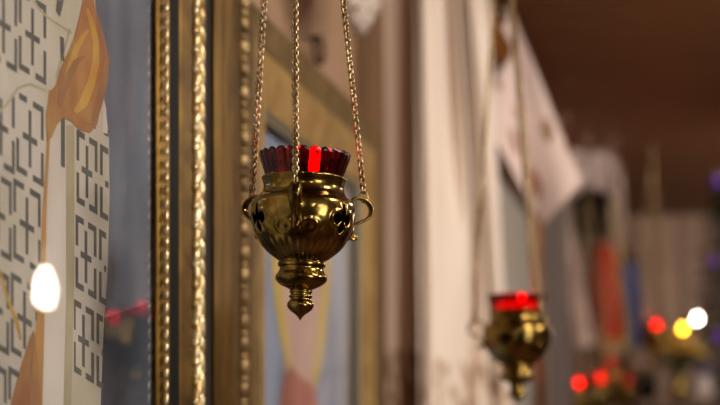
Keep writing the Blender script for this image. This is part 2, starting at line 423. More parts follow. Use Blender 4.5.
# ================================================================== HANGING LAMP (built around its own axis, tip at origin)
S = 1.5/F
TIP = 320.5
z_ = lambda py: (TIP-py)*S
prof_l = [(320.5, 0.2), (319.3, 1.0), (318, 1.8), (315, 4.5), (311, 10), (307.5, 13), (304.5, 13.4), (302, 12.4), (299.5, 10.4), (298.2, 10.5), (297.4, 11.7), (296, 11.7), (295.3, 10.4), (293.2, 10.4), (292.6, 11.4), (291.2, 11.4), (290.2, 11), (288.5, 13.5), (285.5, 20), (282, 24.6), (279, 26), (276, 25.6), (272.5, 23.2), (269.5, 22.0), (267.3, 22.2), (266.5, 23.6), (263.6, 23.9), (262.4, 22.8), (260.8, 23.4), (257.5, 28), (252, 35), (246, 40.5), (239, 45.6), (231, 49.4), (223, 51.5), (215, 52.5), (208, 52.3), (203.5, 51.2), (200.3, 48.6), (197.5, 45.2), (194, 42.2), (190.5, 40.8), (187, 40.5), (184, 41.0), (181.3, 41.9), (179.6, 42.5), (178.4, 42.3), (177.8, 41.3), (178.2, 40.0), (180, 39.4)]
rings = []
cp = catmull(prof_l, 5)
# resample finely through the pierced zone
def cut_sdf(x, y):                       # pierced cross, y up, px units (arc length)
    d = 1e9; K = 1.12; x /= K; y /= K
    d = min(d, math.hypot(x+6.4, y+0.5)-4.3, math.hypot(x-6.4, y+0.5)-4.3, math.hypot(x, y+8.5)-3.6)
    d = min(d, max(abs(x)-6, abs(y+0.5)-2.0), max(abs(x)-1.9, abs(y+4)-6))
    if 0 <= y <= 15: d = min(d, abs(x)-3.3*(1-y/15)**0.8)
    d = min(d, math.hypot(x, y-7)-1.6)
    return d*K
NT = 384
AZ0 = R(-5)
CUT = [AZ0+R(57), AZ0+R(180), AZ0+R(-54)]
HAN = [AZ0, AZ0+R(120), AZ0+R(-120)]
def rad(py, r, th):
    # embossing on the belly
    if 203 < py < 262:
        m = min(1, (py-203)/6)*min(1, (262-py)/3)
        dc = min(((th-c+math.pi) % (2*math.pi)-math.pi for c in CUT), key=abs)
        x = dc*50; sd = cut_sdf(x, 222-py)
        e = 1.5*math.exp(-((sd-2.6)/1.6)**2)*math.exp(-((py-224)/16)**4)
        lf = min(1, max(0, (py-241)/4))
        e += lf*1.2*(abs(math.cos(th*15))-0.5)
        dh = min(((th-c+math.pi) % (2*math.pi)-math.pi for c in HAN), key=abs)
        for s in (-1, 1):
            xx = dh*50-s*13; yy = py-232
            q = math.hypot(xx*0.8, yy)
            e += 1.2*math.exp(-((q-6.5)/1.7)**2)*(1-lf*0.6)
            e += 0.9*math.exp(-(q/2.2)**2)
        return r+e*m
    return r
bm = bmesh.new(); rows = []; pys = []
for (py, r) in cp:
    rows.append([bm.verts.new((rad(py, r, 2*math.pi*i/NT-math.pi)*S*math.sin(2*math.pi*i/NT-math.pi), -rad(py, r, 2*math.pi*i/NT-math.pi)*S*math.cos(2*math.pi*i/NT-math.pi), z_(py))) for i in range(NT)]); pys.append(py)
# denser rows where pierced: subdivide linearly
for j in range(len(rows)-1):
    for i in range(NT):
        k = (i+1) % NT
        a, b, c_, d_ = rows[j][i], rows[j][k], rows[j+1][k], rows[j+1][i]
        pm_ = (pys[j]+pys[j+1])/2; th = 2*math.pi*(i+0.5)/NT-math.pi
        if 204 < pm_ < 238:
            dc = min(((th-c+math.pi) % (2*math.pi)-math.pi for c in CUT), key=abs)
            if cut_sdf(dc*50, 222-pm_) < 0: continue
        bm.faces.new([a, b, c_, d_])
bm.faces.new(rows[0])
bmesh.ops.recalc_face_normals(bm, faces=bm.faces)
lamp_root_loc = P(300, 320.5, 1.5)
LG = 'brass hanging lamps with red glass'
lamp = thing('hanging_lamp', 'nearest sharp brass hanging lamp on three chains, in front of the second icon', 'lamp', lamp_root_loc, (0, R(1.7), 0), LG)
body = obj('body', bm, M['brass'], lamp, local=True)
sm = body.modifiers.new('wall', 'SOLIDIFY'); sm.thickness = 1.3*S; sm.offset = -1
# handles
hp = [(49.5, 201), (53, 195.5), (59, 192.8), (66, 193.6), (72, 197.5), (75, 203), (74, 209), (69, 214), (61, 218), (54.5, 222.5), (52.3, 228), (52.4, 231.5), (53.5, 234.4), (56.6, 235.2), (58.6, 233.6), (58.2, 231.2)]
hp = catmull(hp, 4)
def handle_bm(az):
    bm = bmesh.new(); er = Vector((math.sin(az), -math.cos(az), 0)); et = Vector((math.cos(az), math.sin(az), 0))
    prev = None
    for i, (r, py) in enumerate(hp):
        a = hp[max(i-1, 0)]; b = hp[min(i+1, len(hp)-1)]
        dr, dz = (b[0]-a[0]), -(b[1]-a[1]); l = math.hypot(dr, dz) or 1
        nn = er*(-dz/l)+Vector((0, 0, dr/l))
        q = i/(len(hp)-1); w = (5.6 - 2.2*abs(2*q-0.7) if q < 0.75 else 3.4)*S; t = 1.7*S
        c = er*(r*S)+Vector((0, 0, z_(py)))
        ring = [bm.verts.new(c+et*(w*math.cos(k*math.pi/4))*(1.0)+nn*(t*math.sin(k*math.pi/4))) for k in range(8)]
        if prev:
            for k in range(8): bm.faces.new([prev[k], prev[(k+1) % 8], ring[(k+1) % 8], ring[k]])
        else: bm.faces.new(ring)
        prev = ring
    bm.faces.new(prev[::-1])
    c = er*(55.5*S)+Vector((0, 0, z_(232.5)))
    ell(bm, c, er*3.3*S, et*3.6*S, Vector((0, 0, 3.3*S)), 12, 8)
    bmesh.ops.recalc_face_normals(bm, faces=bm.faces)
    return bm
for az in HAN: obj('handle', handle_bm(az), M['brass'], lamp, local=True)
# chains
apex = MW[lamp].inverted() @ P(293, -474, 1.5)
def link(bm, c, t, roll, ln=0.0034, wd=0.0025, wr=0.00088):
    x = t.cross(Vector((0.3, 1, 0.1))).normalized(); y = t.cross(x)
    q = Matrix.Rotation(roll, 3, t); x = q @ x; y = q @ y
    pts = [c+t*(ln*math.cos(k*math.pi/6))+x*(wd*math.sin(k*math.pi/6)) for k in range(12)]
    m = len(pts); rg = []
    for i in range(m):
        tt = (pts[(i+1) % m]-pts[i-1]).normalized(); s = tt.cross(y)
        rg.append([bm.verts.new(pts[i]+y*(wr*math.cos(k*math.pi/3))+s*(wr*math.sin(k*math.pi/3))) for k in range(6)])
    for i in range(m):
        a, b = rg[i], rg[(i+1) % m]
        for k in range(6): bm.faces.new([a[k], a[(k+1) % 6], b[(k+1) % 6], b[k]])
for az in HAN:
    bm = bmesh.new()
    a = Vector((math.sin(az), -math.cos(az), 0))*(66.5*S)+Vector((0, 0, z_(192)))
    t = (apex-a).normalized(); Lc = (apex-a).length
    n = int(Lc/0.0036)
    link(bm, a+t*0.001, t, 1.57+az, 0.0052, 0.0036, 0.0008)
    for j in range(2, n): link(bm, a+t*(j*Lc/n), t, az+(0.7 if j % 2 else -0.7))
    obj('chain', bm, M['brass_chain'], lamp, local=True)
def hook_bm(apex, top):
    bm = bmesh.new()
    pts = [apex+Vector((0.007*math.sin(k*math.pi/8), 0, 0.007-0.007*math.cos(k*math.pi/8))) for k in range(16)]
    tube(bm, pts, 0.0014, 8, closed=True)
    tube(bm, [apex+Vector((0, 0, 0.014)), Vector((apex.x, apex.y, top))], 0.002, 8)
    lathe(bm, [(0.0, top-0.004), (0.012, top-0.004), (0.014, top-0.001), (0.014, top), (0, top)], 16, Vector((apex.x, apex.y, 0)))
    return bm
obj('hook', hook_bm(apex, CEIL-lamp_root_loc.z), M['brass_chain'], lamp, local=True)
lamp_parts = [o for o in lamp.children]

# red cup ---------------------------------------------------------
cup = thing('red_glass_cup', 'scalloped red glass cup inside the nearest sharp brass lamp', 'glass cup', lamp_root_loc, (0, R(1.7), 0), 'red glass cups in the hanging lamps')
def cup_bm():
    bm = bmesh.new(); n = 24*12
    outer = [(248, 6), (247.5, 16), (244, 22), (232, 28), (214, 33), (196, 36), (184, 37.6), (177, 38.6), (171, 40.4), (165, 42.4), (160, 44.2)]
    rows = []
    def ring(py, r, amp, lift):
        out = []
        for i in range(n):
            th = 2*math.pi*i/n; lob = 1-math.sqrt(max(0, 1-(2*abs(((12*th/math.pi+0.5) % 1)-0.5))**2*0.96)); lob = 1-lob
            rr = r+amp*(lob-0.6)
            p2 = py+lift*(1-lob)
            out.append(bm.verts.new((rr*S*math.sin(th), -rr*S*math.cos(th), z_(p2))))
        rows.append(out)
    for py, r in outer: ring(py, r, max(0, (196-py)/36)*1.9, 0)
    ring(156.5, 45.0, 2.0, 2.2); ring(153.8, 45.3, 1.8, 3.6); ring(152.8, 44.6, 1.6, 4.0); ring(153.6, 43.4, 1.4, 3.8); ring(157, 42.4, 1.2, 2)
    for py, r in reversed(outer[2:-1]): ring(py, r-2.4, max(0, (196-py)/36)*1.2, 0)
    ring(243.5, 18, 0, 0)
    for a, b in zip(rows, rows[1:]):
        for i in range(n):
            k = (i+1) % n; bm.faces.new([a[i], a[k], b[k], b[i]])
    bm.faces.new(rows[0][::-1]); bm.faces.new(rows[-1])
    bmesh.ops.recalc_face_normals(bm, faces=bm.faces)
    return bm
obj('cup', cup_bm(), M['red_glass'], cup, local=True)
bm = bmesh.new()
lathe(bm, [(0, z_(243)), (17*S, z_(243)), (18*S, z_(225)), (18*S, z_(184)), (16*S, z_(181)), (0, z_(181))], 32)
M['wax'] = mat('candle_wax', (150, 40, 34), 0.5, c2=(130, 30, 26), scale=40)
obj('candle', bm, M['wax'], cup, local=True)
bm = bmesh.new(); tube(bm, [Vector((9*S, 0, z_(181.5))), Vector((9.5*S, 0, z_(173)))], 0.8*S, 6)
obj('wick', bm, M['wick'], cup, local=True)
bm = bmesh.new()
lathe(bm, [(0, z_(174)), (4.5*S, z_(171.5)), (6.4*S, z_(167)), (5.6*S, z_(161.5)), (2.2*S, z_(155)), (0, z_(150))], 16, Vector((9.5*S, 0, 0)))
obj('flame', bm, M['flame'], cup, local=True)

def copy_thing(src, loc, rz, label, skip=(), group=None):
    r = src.copy(); C.objects.link(r); r.location = loc; r.rotation_euler = (0, 0, rz); r['label'] = label
    for ch in list(src.children):
        if ch.name.split('.')[0] in skip: continue
        c = ch.copy(); C.objects.link(c); c.parent = r
    return r
def hang(px, tip_py, Y, rz, lab_lamp, lab_cup, glow=False, fl=None):
    loc = P(px, tip_py, Y)
    l = copy_thing(lamp, loc, rz, lab_lamp, skip=('hook',))
    h = obj('hook', hook_bm(apex, CEIL-loc.z), M['brass_chain'], l, local=True)
    g = copy_thing(cup, loc, rz, lab_cup)
    for ch in g.children:
        k = ch.name.split('.')[0]
        if k == 'flame' and fl:
            ch.material_slots[0].link = 'OBJECT'; ch.material_slots[0].material = M[fl]
        if k == 'candle' and glow:              # wider, taller candle; its top wax emits so the whole cup glows
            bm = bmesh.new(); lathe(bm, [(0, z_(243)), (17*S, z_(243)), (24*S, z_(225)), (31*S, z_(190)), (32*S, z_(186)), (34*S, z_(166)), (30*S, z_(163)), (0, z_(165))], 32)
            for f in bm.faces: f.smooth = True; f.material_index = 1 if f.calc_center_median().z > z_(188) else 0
            me = bpy.data.meshes.new('candle'); bm.to_mesh(me); bm.free(); me.materials.append(M['wax']); me.materials.append(M['wax_glow']); ch.data = me
    return l
hang(517, 404, 2.30, R(34), 'second brass hanging lamp, blurred, in front of the white embroidered towels', 'lit red glass cup in the blurred lamp before the white towels', glow=True, fl='flame_dim')

# ================================================================== CLOTHS
def cloth(name, m, TL, TR, BL, BR, nx, ny, off, parent=None, origin=None, smooth=True):
    bm = bmesh.new(); uv = bm.loops.layers.uv.new('UVMap'); g = []
    for j in range(ny+1):
        t = j/ny; row = []
        for i in range(nx+1):
            s = i/nx
            p = (TL*(1-s)+TR*s)*(1-t)+(BL*(1-s)+BR*s)*t
            row.append((bm.verts.new(p+off(s, t)), s, t))
        g.append(row)
    for j in range(ny):
        for i in range(nx):
            q = [g[j][i], g[j+1][i], g[j+1][i+1], g[j][i+1]]
            f = bm.faces.new([v[0] for v in q])
            for lp, v in zip(f.loops, q): lp[uv].uv = (v[1], 1-v[2])
    if parent is None: return obj(name, bm, m, origin=origin or (BL+BR)/2, smooth=smooth)
    return obj(name, bm, m, parent, smooth=smooth)
def folds(n, amp, seed, dirv=Vector((0, -1, 0)), sharp=1.0, grow=0.0, wob=0.5):
    def f(s, t):
        w = noise.noise(Vector((s*3+seed, t*1.2, seed)))*wob
        a = math.sin((s*n+w+seed)*2*math.pi)
        a = math.copysign(abs(a)**sharp, a)
        return dirv*(amp*(1-grow+grow*t)*a+amp*0.5*noise.noise(Vector((s*2.2, t*3, seed+9))))
    return f
cm1 = cloth_mat('towel_linen_beige', (232, 208, 190), (222, 196, 176), 0.235, (112, 78, 54), (172, 130, 92), 30, 0.62)
cm2 = cloth_mat('towel_linen_white', (248, 236, 224), (236, 220, 206), 0.235, (150, 112, 78), (206, 176, 146), 24, 0.42)
cm3 = cloth_mat('towel_linen_corner', (234, 214, 208), (220, 196, 190), 0.42, (132, 112, 62), (176, 112, 96), 5.5, 0.36)
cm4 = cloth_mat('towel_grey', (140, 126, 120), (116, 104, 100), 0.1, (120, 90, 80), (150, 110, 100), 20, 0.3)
hz = CZ-0.05
cloth('embroidered_towel', cm1, PZ(384, 3.10, CEIL-0.012), PZ(424, 3.175, CEIL-0.012), PZ(386, 3.10, hz), PZ(427, 3.16, hz), 60, 40, folds(1.3, 0.003, 1.3), origin=PZ(412, 3.15, hz))
tag(bpy.data.objects['embroidered_towel'], 'long beige-white hanging towel with brown embroidered end, right beside the second icon', 'towel', 'white towels on the left wall')
t2 = cloth('embroidered_towel', cm2, PZ(414, 3.10, CEIL-0.012), PZ(484, 3.32, CEIL-0.012), PZ(420, 3.08, hz-0.02), PZ(518, 3.315, hz-0.02), 110, 40, folds(3.4, 0.030, 4.1, sharp=1.2, wob=1.4), origin=PZ(465, 3.25, hz))
tag(t2, 'long bright white towel hanging in deep folds behind the blurred second lamp', 'towel', 'white towels on the left wall')
# rod carrying both towels
bm = bmesh.new(); a_, b_ = PZ(372, 3.14, CEIL-0.009), PZ(520, 3.40, CEIL-0.009)
a_ += Vector((0, 0.03, 0)); b_ += Vector((0, 0.03, 0))
tube(bm, [a_, b_], 0.008, 10)
tag(obj('curtain_rod', bm, M['wood_dark'], origin=(a_+b_)/2), 'thin dark rod under the ceiling carrying the long white towels', 'rod')

# lace corner at the top
cml = mat('lace', (226, 214, 206), 0.9, c2=(180, 164, 152), scale=160, mixpos=(0.45, 0.6))
bm = bmesh.new(); p_ = 0.095
zc = CEIL-0.002
ut = U(357, p_); us, ue = U(343, p_), U(375, p_)
ztip = Q(358, 35, p_).z
rows = []
nyl = 90
for j in range(nyl+1):
    t = j/nyl; z = zc+(ztip-zc)*t
    k = max(0, (z-ztip)/0.075); k = min(1, k**0.8)
    w0 = ut+(us-ut)*k; w1 = ut+(ue-ut)*k
    sc = 0.010*abs(math.sin(j*0.55))
    rows.append([bm.verts.new(W(w0-sc+(w1+sc-w0+sc)*i/24, p_+0.010*math.sin(i*0.9), z+0.003*math.sin(i*1.7))) for i in range(25)])
for j in range(nyl):
    for i in range(24):
        if (i*7+j*5) % 9 == 0 and 0 < i < 23 and j > 2: continue
        bm.faces.new([rows[j][i], rows[j+1][i], rows[j+1][i+1], rows[j][i+1]])
tag(obj('lace_cloth', bm, cml, origin=W(ut, p_, ztip)), 'pointed corner of white lace cloth hanging at the top above the second icon', 'cloth')

# ---------------------------------------------------------------- ICON 3 kiot, mostly behind the draped corner towel
u3a, u3b, p3 = U(484, 0.15), U(541, 0.15), 0.15
icon3 = thing('icon_case', 'dark wooden icon case with gilded edge, half hidden under the pointed embroidered towel', 'icon case', W((u3a+u3b)/2, 0, 0.9), (0, 0, math.pi/2-A))
bm = bmesh.new(); wbox(bm, u3a, u3b, 0.0, p3-0.01, 0.9, CZ+0.97)
obj('case', bm, M['wood_dark'], icon3, smooth=False)
bm = bmesh.new(); frame_sweep(bm, [(-0.09, p3-0.008, 0), (-0.07, p3, 0), (-0.03, p3+0.006, 1), (0.0, p3, 1), (0.0, p3-0.012, 1)], u3a, u3b, 0.9, CZ+0.97)
obj('frame', bm, [mat('orange_gilt', (196, 128, 62), 0.45, 0.5, c2=(160, 96, 44), scale=20), M['gold_dark']], icon3, smooth=False)
bm = bmesh.new(); wbox(bm, u3a+0.05, u3b-0.05, p3-0.011, p3-0.009, 0.95, CZ+0.62)
obj('painting', bm, mat('icon3_paint', (196, 198, 198), 0.7, c2=(206, 196, 176), scale=9), icon3, smooth=False)
# towel thrown over the top corner of the case
Yt = 3.42
TA, TB, TC_, TD = P(504, 10, Yt), P(581, 183, 3.40), P(545, 224, 3.38), P(486, 128, 3.37)
def offc(s, t):
    # a valley down the middle left, rounded right edge
    return Vector((0.034*math.exp(-((t-0.36)/0.17)**2)*(1-s)**2, 0, 0))+Vector((0, -1, 0))*(0.018*math.sin(s*7+1.0)*t*(1.0)+0.02*noise.noise(Vector((s*3, t*2, 5)))*t)
tw = cloth('embroidered_towel', cm3, TA+Vector((-0.006, 0, 0)), TA+Vector((0.014, 0, 0.0)), TD, TB, 44, 50, offc, origin=TC_)
# pull the lower edge into a point: middle of hem goes down to TC_
me = tw.data; o_ = Vector(TC_)
for v in me.vertices:
    w = v.co+o_
    t = (TA.z-w.z)/(TA.z-((TB.z+TD.z)/2)); t = max(0, min(1.2, t))
uvl = me.uv_layers[0].data; done = set()
for lp in me.loops:
    if lp.vertex_index in done: continue
    done.add(lp.vertex_index)
    s, t = uvl[lp.index].uv[0], 1-uvl[lp.index].uv[1]
    # triangle wave: peak at s = .66
    k = s/0.66 if s < 0.66 else (1-s)/0.34
    base = TD*(1-s)+TB*s
    tgt = (TD*(1-min(s/0.66, 1))+TC_*min(s/0.66, 1)) if s < 0.66 else (TC_*(1-(s-0.66)/0.34)+TB*((s-0.66)/0.34))
    me.vertices[lp.vertex_index].co += (tgt-base)*(t**1.6)
tag(tw, 'pointed white towel with embroidered leaves draped from the top of the dark icon case', 'towel', 'white towels on the left wall')
# brass knob / finial at the towel's top
bm = bmesh.new(); c = P(503, 17, 3.37)
ell(bm, c, Vector((0.011, 0, 0)), Vector((0, 0.011, 0)), Vector((0, 0, 0.011)), 14, 10)
tube(bm, [c, c+Vector((0.004, 0.06, 0.0))], 0.005, 8)
tag(obj('brass_knob', bm, M['brass'], origin=c), 'round brass knob at the top of the pointed embroidered towel', 'knob')
# towel tails under it
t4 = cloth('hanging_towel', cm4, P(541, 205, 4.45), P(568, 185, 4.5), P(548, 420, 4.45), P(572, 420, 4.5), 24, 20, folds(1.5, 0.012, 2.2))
tag(t4, 'narrow grey cloth hanging below the pointed embroidered towel', 'towel', 'white towels on the left wall')

# ---------------------------------------------------------------- processional icon with towel (far)
Yp = 5.6
pi = thing('processional_icon', 'far dark icon on a pole under a pale draped towel, left of the red banner', 'icon', PZ(590, Yp, 0))
bm = bmesh.new(); b0, b1 = P(571, 240, Yp), P(609, 150, Yp)
def abox(bm, x0, x1, y0, y1, z0, z1, mi=0):
    hexa(bm, [Vector(v) for v in ((x0, y0, z0), (x1, y0, z0), (x1, y1, z0), (x0, y1, z0), (x0, y0, z1), (x1, y0, z1), (x1, y1, z1), (x0, y1, z1))], mi)
abox(bm, b0.x, b1.x, Yp, Yp+0.03, b0.z, b1.z)
obj('panel', bm, mat('dark_icon', (18, 13, 12), 0.9, c2=(28, 20, 18), scale=14, Specular_IOR_Level=0.1), pi, smooth=False)
bm = bmesh.new()
for (x0, x1, z0, z1) in ((b0.x-0.008, b0.x+0.006, b0.z, b1.z), (b1.x-0.006, b1.x+0.008, b0.z, b1.z), (b0.x, b1.x, b0.z-0.008, b0.z+0.006), (b0.x, b1.x, b1.z-0.006, b1.z+0.008)):
    abox(bm, x0, x1, Yp-0.004, Yp+0.034, z0, z1)
obj('frame', bm, mat('dark_frame', (60, 42, 34), 0.5), pi, smooth=False)
bm = bmesh.new(); tube(bm, [PZ(591, Yp+0.015, 0.0), PZ(591, Yp+0.015, b0.z)], 0.014, 10); lathe(bm, [(0.0, 0.0), (0.09, 0.0), (0.09, 0.02), (0.03, 0.05), (0, 0.05)], 20, PZ(591, Yp+0.015, 0))
obj('pole', bm, M['wood_dark'], pi)
# pale towel: swags over the top then two tails
tw2 = thing('draped_towel', 'pale towel swagged over the far dark icon, tails hanging down both sides', 'towel', PZ(590, Yp-0.02, CZ+0.3), (0, 0, 0), 'white towels on the left wall')
bm = bmesh.new(); uvp = []
sw = [(556, 150, 556, 205), (562, 130, 566, 206), (575, 120, 575, 196), (590, 122, 588, 188), (603, 132, 600, 190), (612, 148, 608, 196), (622, 170, 617, 236)]
sw = catmull(sw, 6); rows = []
for i, (xa, ya, xb, yb) in enumerate(sw):
    rows.append([bm.verts.new(P(xa+(xb-xa)*j/14, ya+(yb-ya)*j/14, Yp-0.03+0.014*math.sin(j*1.3+i*0.35))) for j in range(15)])
for a, b in zip(rows, rows[1:]):
    for j in range(14): bm.faces.new([a[j], b[j], b[j+1], a[j+1]])
pale = mat('pale_cloth', (228, 214, 210), 0.9, c2=(206, 190, 186), scale=8)
obj('swag', bm, pale, tw2)
cloth('tail', pale, P(555, 192, Yp-0.03), P(569, 190, Yp-0.03), P(577, 350, Yp-0.05), P(594, 345, Yp-0.05), 20, 24, folds(1.6, 0.008, 0.4), tw2)
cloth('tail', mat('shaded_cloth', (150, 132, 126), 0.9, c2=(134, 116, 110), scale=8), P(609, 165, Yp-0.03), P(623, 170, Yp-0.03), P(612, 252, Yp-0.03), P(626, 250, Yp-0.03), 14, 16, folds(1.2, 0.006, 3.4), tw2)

# ---------------------------------------------------------------- church banners
def banner(label, X0, X1, y0, y1, Y, lean, field, border, motif):
    base = PZ((X0+X1)/2, Y+0.03, 0)
    b = thing('church_banner', label, 'banner', base, (0, 0, 0), 'church banners on poles')
    bm = bmesh.new(); uvl = bm.loops.layers.uv.new('UVMap'); g = []
    nx, ny = 24, 30
    for j in range(ny+1):
        t = j/ny; row = []
        for i in range(nx+1):
            s = i/nx; tail = 14*abs(s-0.5)*2*(t**6)*-1+10*(t**6)
            x = X0+(X1-X0)*s+lean*t; y = y0+(y1-y0)*t+tail
            row.append((bm.verts.new(P(x, y, Y+0.010*math.sin(s*9+t*2))), s, t))
        g.append(row)
    for j in range(ny):
        for i in range(nx):
            q = [g[j][i], g[j+1][i], g[j+1][i+1], g[j][i+1]]
            s, t = (i+0.5)/nx, (j+0.5)/ny
            mi = 1 if (s < 0.04 or s > 0.88 or t > 0.93 or t < 0.05) else 0
            if ((s-0.45)/0.18)**2+((t-0.62)/0.12)**2 < 1: mi = 2
            f = bm.faces.new([v[0] for v in q]); f.material_index = mi
    obj('cloth', bm, [field, border, motif], b)
    bm = bmesh.new(); a_, c_ = P(X0-3, y0-1, Y), P(X1+3, y0-1, Y)
    tube(bm, [a_, c_], 0.008, 8); obj('crossbar', bm, M['gold'], b)
    bm = bmesh.new(); tube(bm, [base, P((X0+X1)/2, y0-12, Y+0.03)], 0.013, 10)
    lathe(bm, [(0, 0), (0.08, 0), (0.08, 0.02), (0.03, 0.05), (0, 0.05)], 20, base)
    obj('pole', bm, M['wood_dark'], b)
    bm = bmesh.new()
    for i in range(19):
        s = i/18; tail = 14*abs(s-0.5)*-2+10
        p = P(X0+(X1-X0)*s+lean, y1+tail, Y)
        tube(bm, [p, p+Vector((0, 0, -0.016))], 0.002, 5)
    obj('fringe', bm, M['gold_bright'], b)
cR = mat('banner_red', (186, 3, 3), 0.95, c2=(150, 3, 3), scale=8, Specular_IOR_Level=0.1); cY = mat('banner_gold', (170, 120, 40), 0.7, c2=(150, 112, 44), scale=14)
cO = mat('banner_orange', (190, 26, 8), 0.95, c2=(170, 18, 6), scale=16)
cB = mat('banner_blue', (58, 104, 196), 0.8, c2=(46, 84, 160), scale=8); cBd = mat('banner_blue_dark', (90, 110, 160), 0.8)
banner('red church banner with gold border hanging between the pale towel and the blue banner', 588, 617, 238, 342, 6.0, 9, cR, cY, cO)
banner('blue church banner hanging right of the red one', 617, 637, 262, 344, 6.35, 8, cB, cBd, cB)

# ---------------------------------------------------------------- back curtain
ck = mat('back_curtain', (186, 160, 144), 0.9, c2=(172, 146, 130), scale=5, stretch=(3, 3, 1))
cu = cloth('curtain', ck, W(UB-0.06, 0.05, CEIL-0.004), W(UB-0.06, 2.6, CEIL-0.004), W(UB-0.06, 0.05, 0.01), W(UB-0.06, 2.6, 0.01), 320, 12, folds(26, 0.010, 0.7, dirv=-D, wob=2.5))
tag(cu, 'wide pinkish-beige curtain hanging in folds across the back wall', 'curtain')

# ---------------------------------------------------------------- far row of lamps
hang(577, 435.1, 4.55, R(15), 'far hanging lamp with dim red light, leftmost of the red lights at lower right', 'red glass cup in the leftmost far lamp of the row')
hang(597, 426.4, 4.9, R(5), 'far hanging lamp with the brightest red light of the row', 'red glass cup with the brightest glow in the far row', fl='flame_high')
hang(611, 409.1, 5.15, R(80), 'far hanging lamp whose red light sits highest in the row of four', 'red glass cup sitting highest in the far row of four', fl='flame_dim')
hang(625, 424.5, 5.35, R(20), 'far hanging lamp with faint red light, rightmost of the row of four', 'faintly lit red glass cup, rightmost in the far row of four', fl='flame_faint')
hang(655, 367.3, 5.5, R(60), 'far hanging lamp with red light standing alone left of the yellow light', 'red glass cup glowing alone left of the yellow light', fl='flame_high')

# ---------------------------------------------------------------- Christmas tree at the right edge
tb = PZ(740, 5.9, 0)
tree = thing('christmas_tree', 'dark green decorated fir tree at the right edge of the picture', 'tree', tb)
bm = bmesh.new(); tube(bm, [tb+Vector((0, 0, 0)), tb+Vector((0, 0, 2.34))], [0.045, 0.008], 10); obj('trunk', bm, M['wood_dark'], tree)
bm = bmesh.new(); Ht = 2.47
rt = lambda z: max(0.012, 0.20*max(0, Ht-z)**0.3+0.15*max(0, 1.8-z))
for k in range(420):
    z = 0.35+2.09*(k/420)**0.85; ph = k*2.399; L = rt(z)*random.uniform(0.8, 1.08)
    a = tb+Vector((0, 0, z)); e = a+Vector((math.cos(ph)*L, math.sin(ph)*L, -0.10*L))
    for q in range(34):
        t = random.uniform(0.15, 1.0); c = a*(1-t)+e*t
        dv = Vector((math.cos(ph)+random.uniform(-1, 1), math.sin(ph)+random.uniform(-1, 1), random.uniform(-0.5, 0.6))).normalized()
        sd = dv.cross(Vector((random.uniform(-1, 1), random.uniform(-1, 1), 1))).normalized()
        l = 0.045; w = 0.004
        bm.faces.new([bm.verts.new(c-sd*w), bm.verts.new(c+sd*w), bm.verts.new(c+dv*l+sd*w*0.3)])
obj('foliage', bm, mat('fir_needles', (30, 42, 26), 0.8, c2=(18, 26, 18), scale=20), tree)
def sph(name, c, r, m, label, cat, group, cap=True):
    t = thing(name, label, cat, c-Vector((0, 0, r)), (0, 0, 0), group)
    bm = bmesh.new(); ell(bm, c, Vector((r, 0, 0)), Vector((0, r, 0)), Vector((0, 0, r)), 16, 12); obj('ball', bm, m, t)
    bm = bmesh.new(); tube(bm, [c+Vector((0, 0, r*0.9)), c+Vector((0, 0, r*1.35))], r*0.28, 8); obj('cap', bm, M['gold_bright'], t)
pb = mat('purple_bauble', (92, 52, 170), 0.3, 0.4)
for (x, y, r, lab) in ((716, 181, 0.022, 'shiny purple bauble high on the tree at the right edge'), (718, 338, 0.024, 'purple bauble low on the tree beside the white light'), (712, 262, 0.018, 'purple bauble halfway up the tree at the right edge')):
    sph('bauble', P(x, y, 5.68), r, pb, lab, 'bauble', 'baubles on the tree')
def bulb(px, py, Y, col, s, label, r=0.0085, group='lights glowing at lower right'):
    c = P(px, py, Y)
    t = thing('light_bulb', label, 'light', c, (0, 0, 0), group)
    bm = bmesh.new(); lathe(bm, [(0, -r*1.1), (r*0.7, -r*0.8), (r, 0), (r*0.7, r*0.9), (r*0.4, r*1.3), (0, r*1.35)], 16, c); obj('glass', bm, emit('bulb_'+label[:6], col, s), t)
    bm = bmesh.new(); lathe(bm, [(0, r*1.3), (r*0.45, r*1.3), (r*0.45, r*2.3), (0, r*2.3)], 12, c); obj('socket', bm, M['wick'], t)
    return t, c
_, cY_ = bulb(683, 329, 5.0, (255, 190, 40), 22, 'warm yellow light glowing just below left of the white one')
_, cW_ = bulb(697, 319, 5.02, (255, 244, 232), 40, 'bright white light glowing above right of the yellow one')
bm = bmesh.new()
tube(bm, [cY_+Vector((0, 0, 0.018)), (cY_+cW_)/2+Vector((0, 0.0, -0.004)), cW_+Vector((0, 0, 0.019)), cW_+Vector((0.05, 0.03, 0.03)), tb+Vector((-0.14, -0.06, 1.90))], 0.0022, 6)
tag(obj('light_string', bm, M['cove'], origin=cW_), 'dark wire carrying the yellow and white lights from the tree', 'wire')

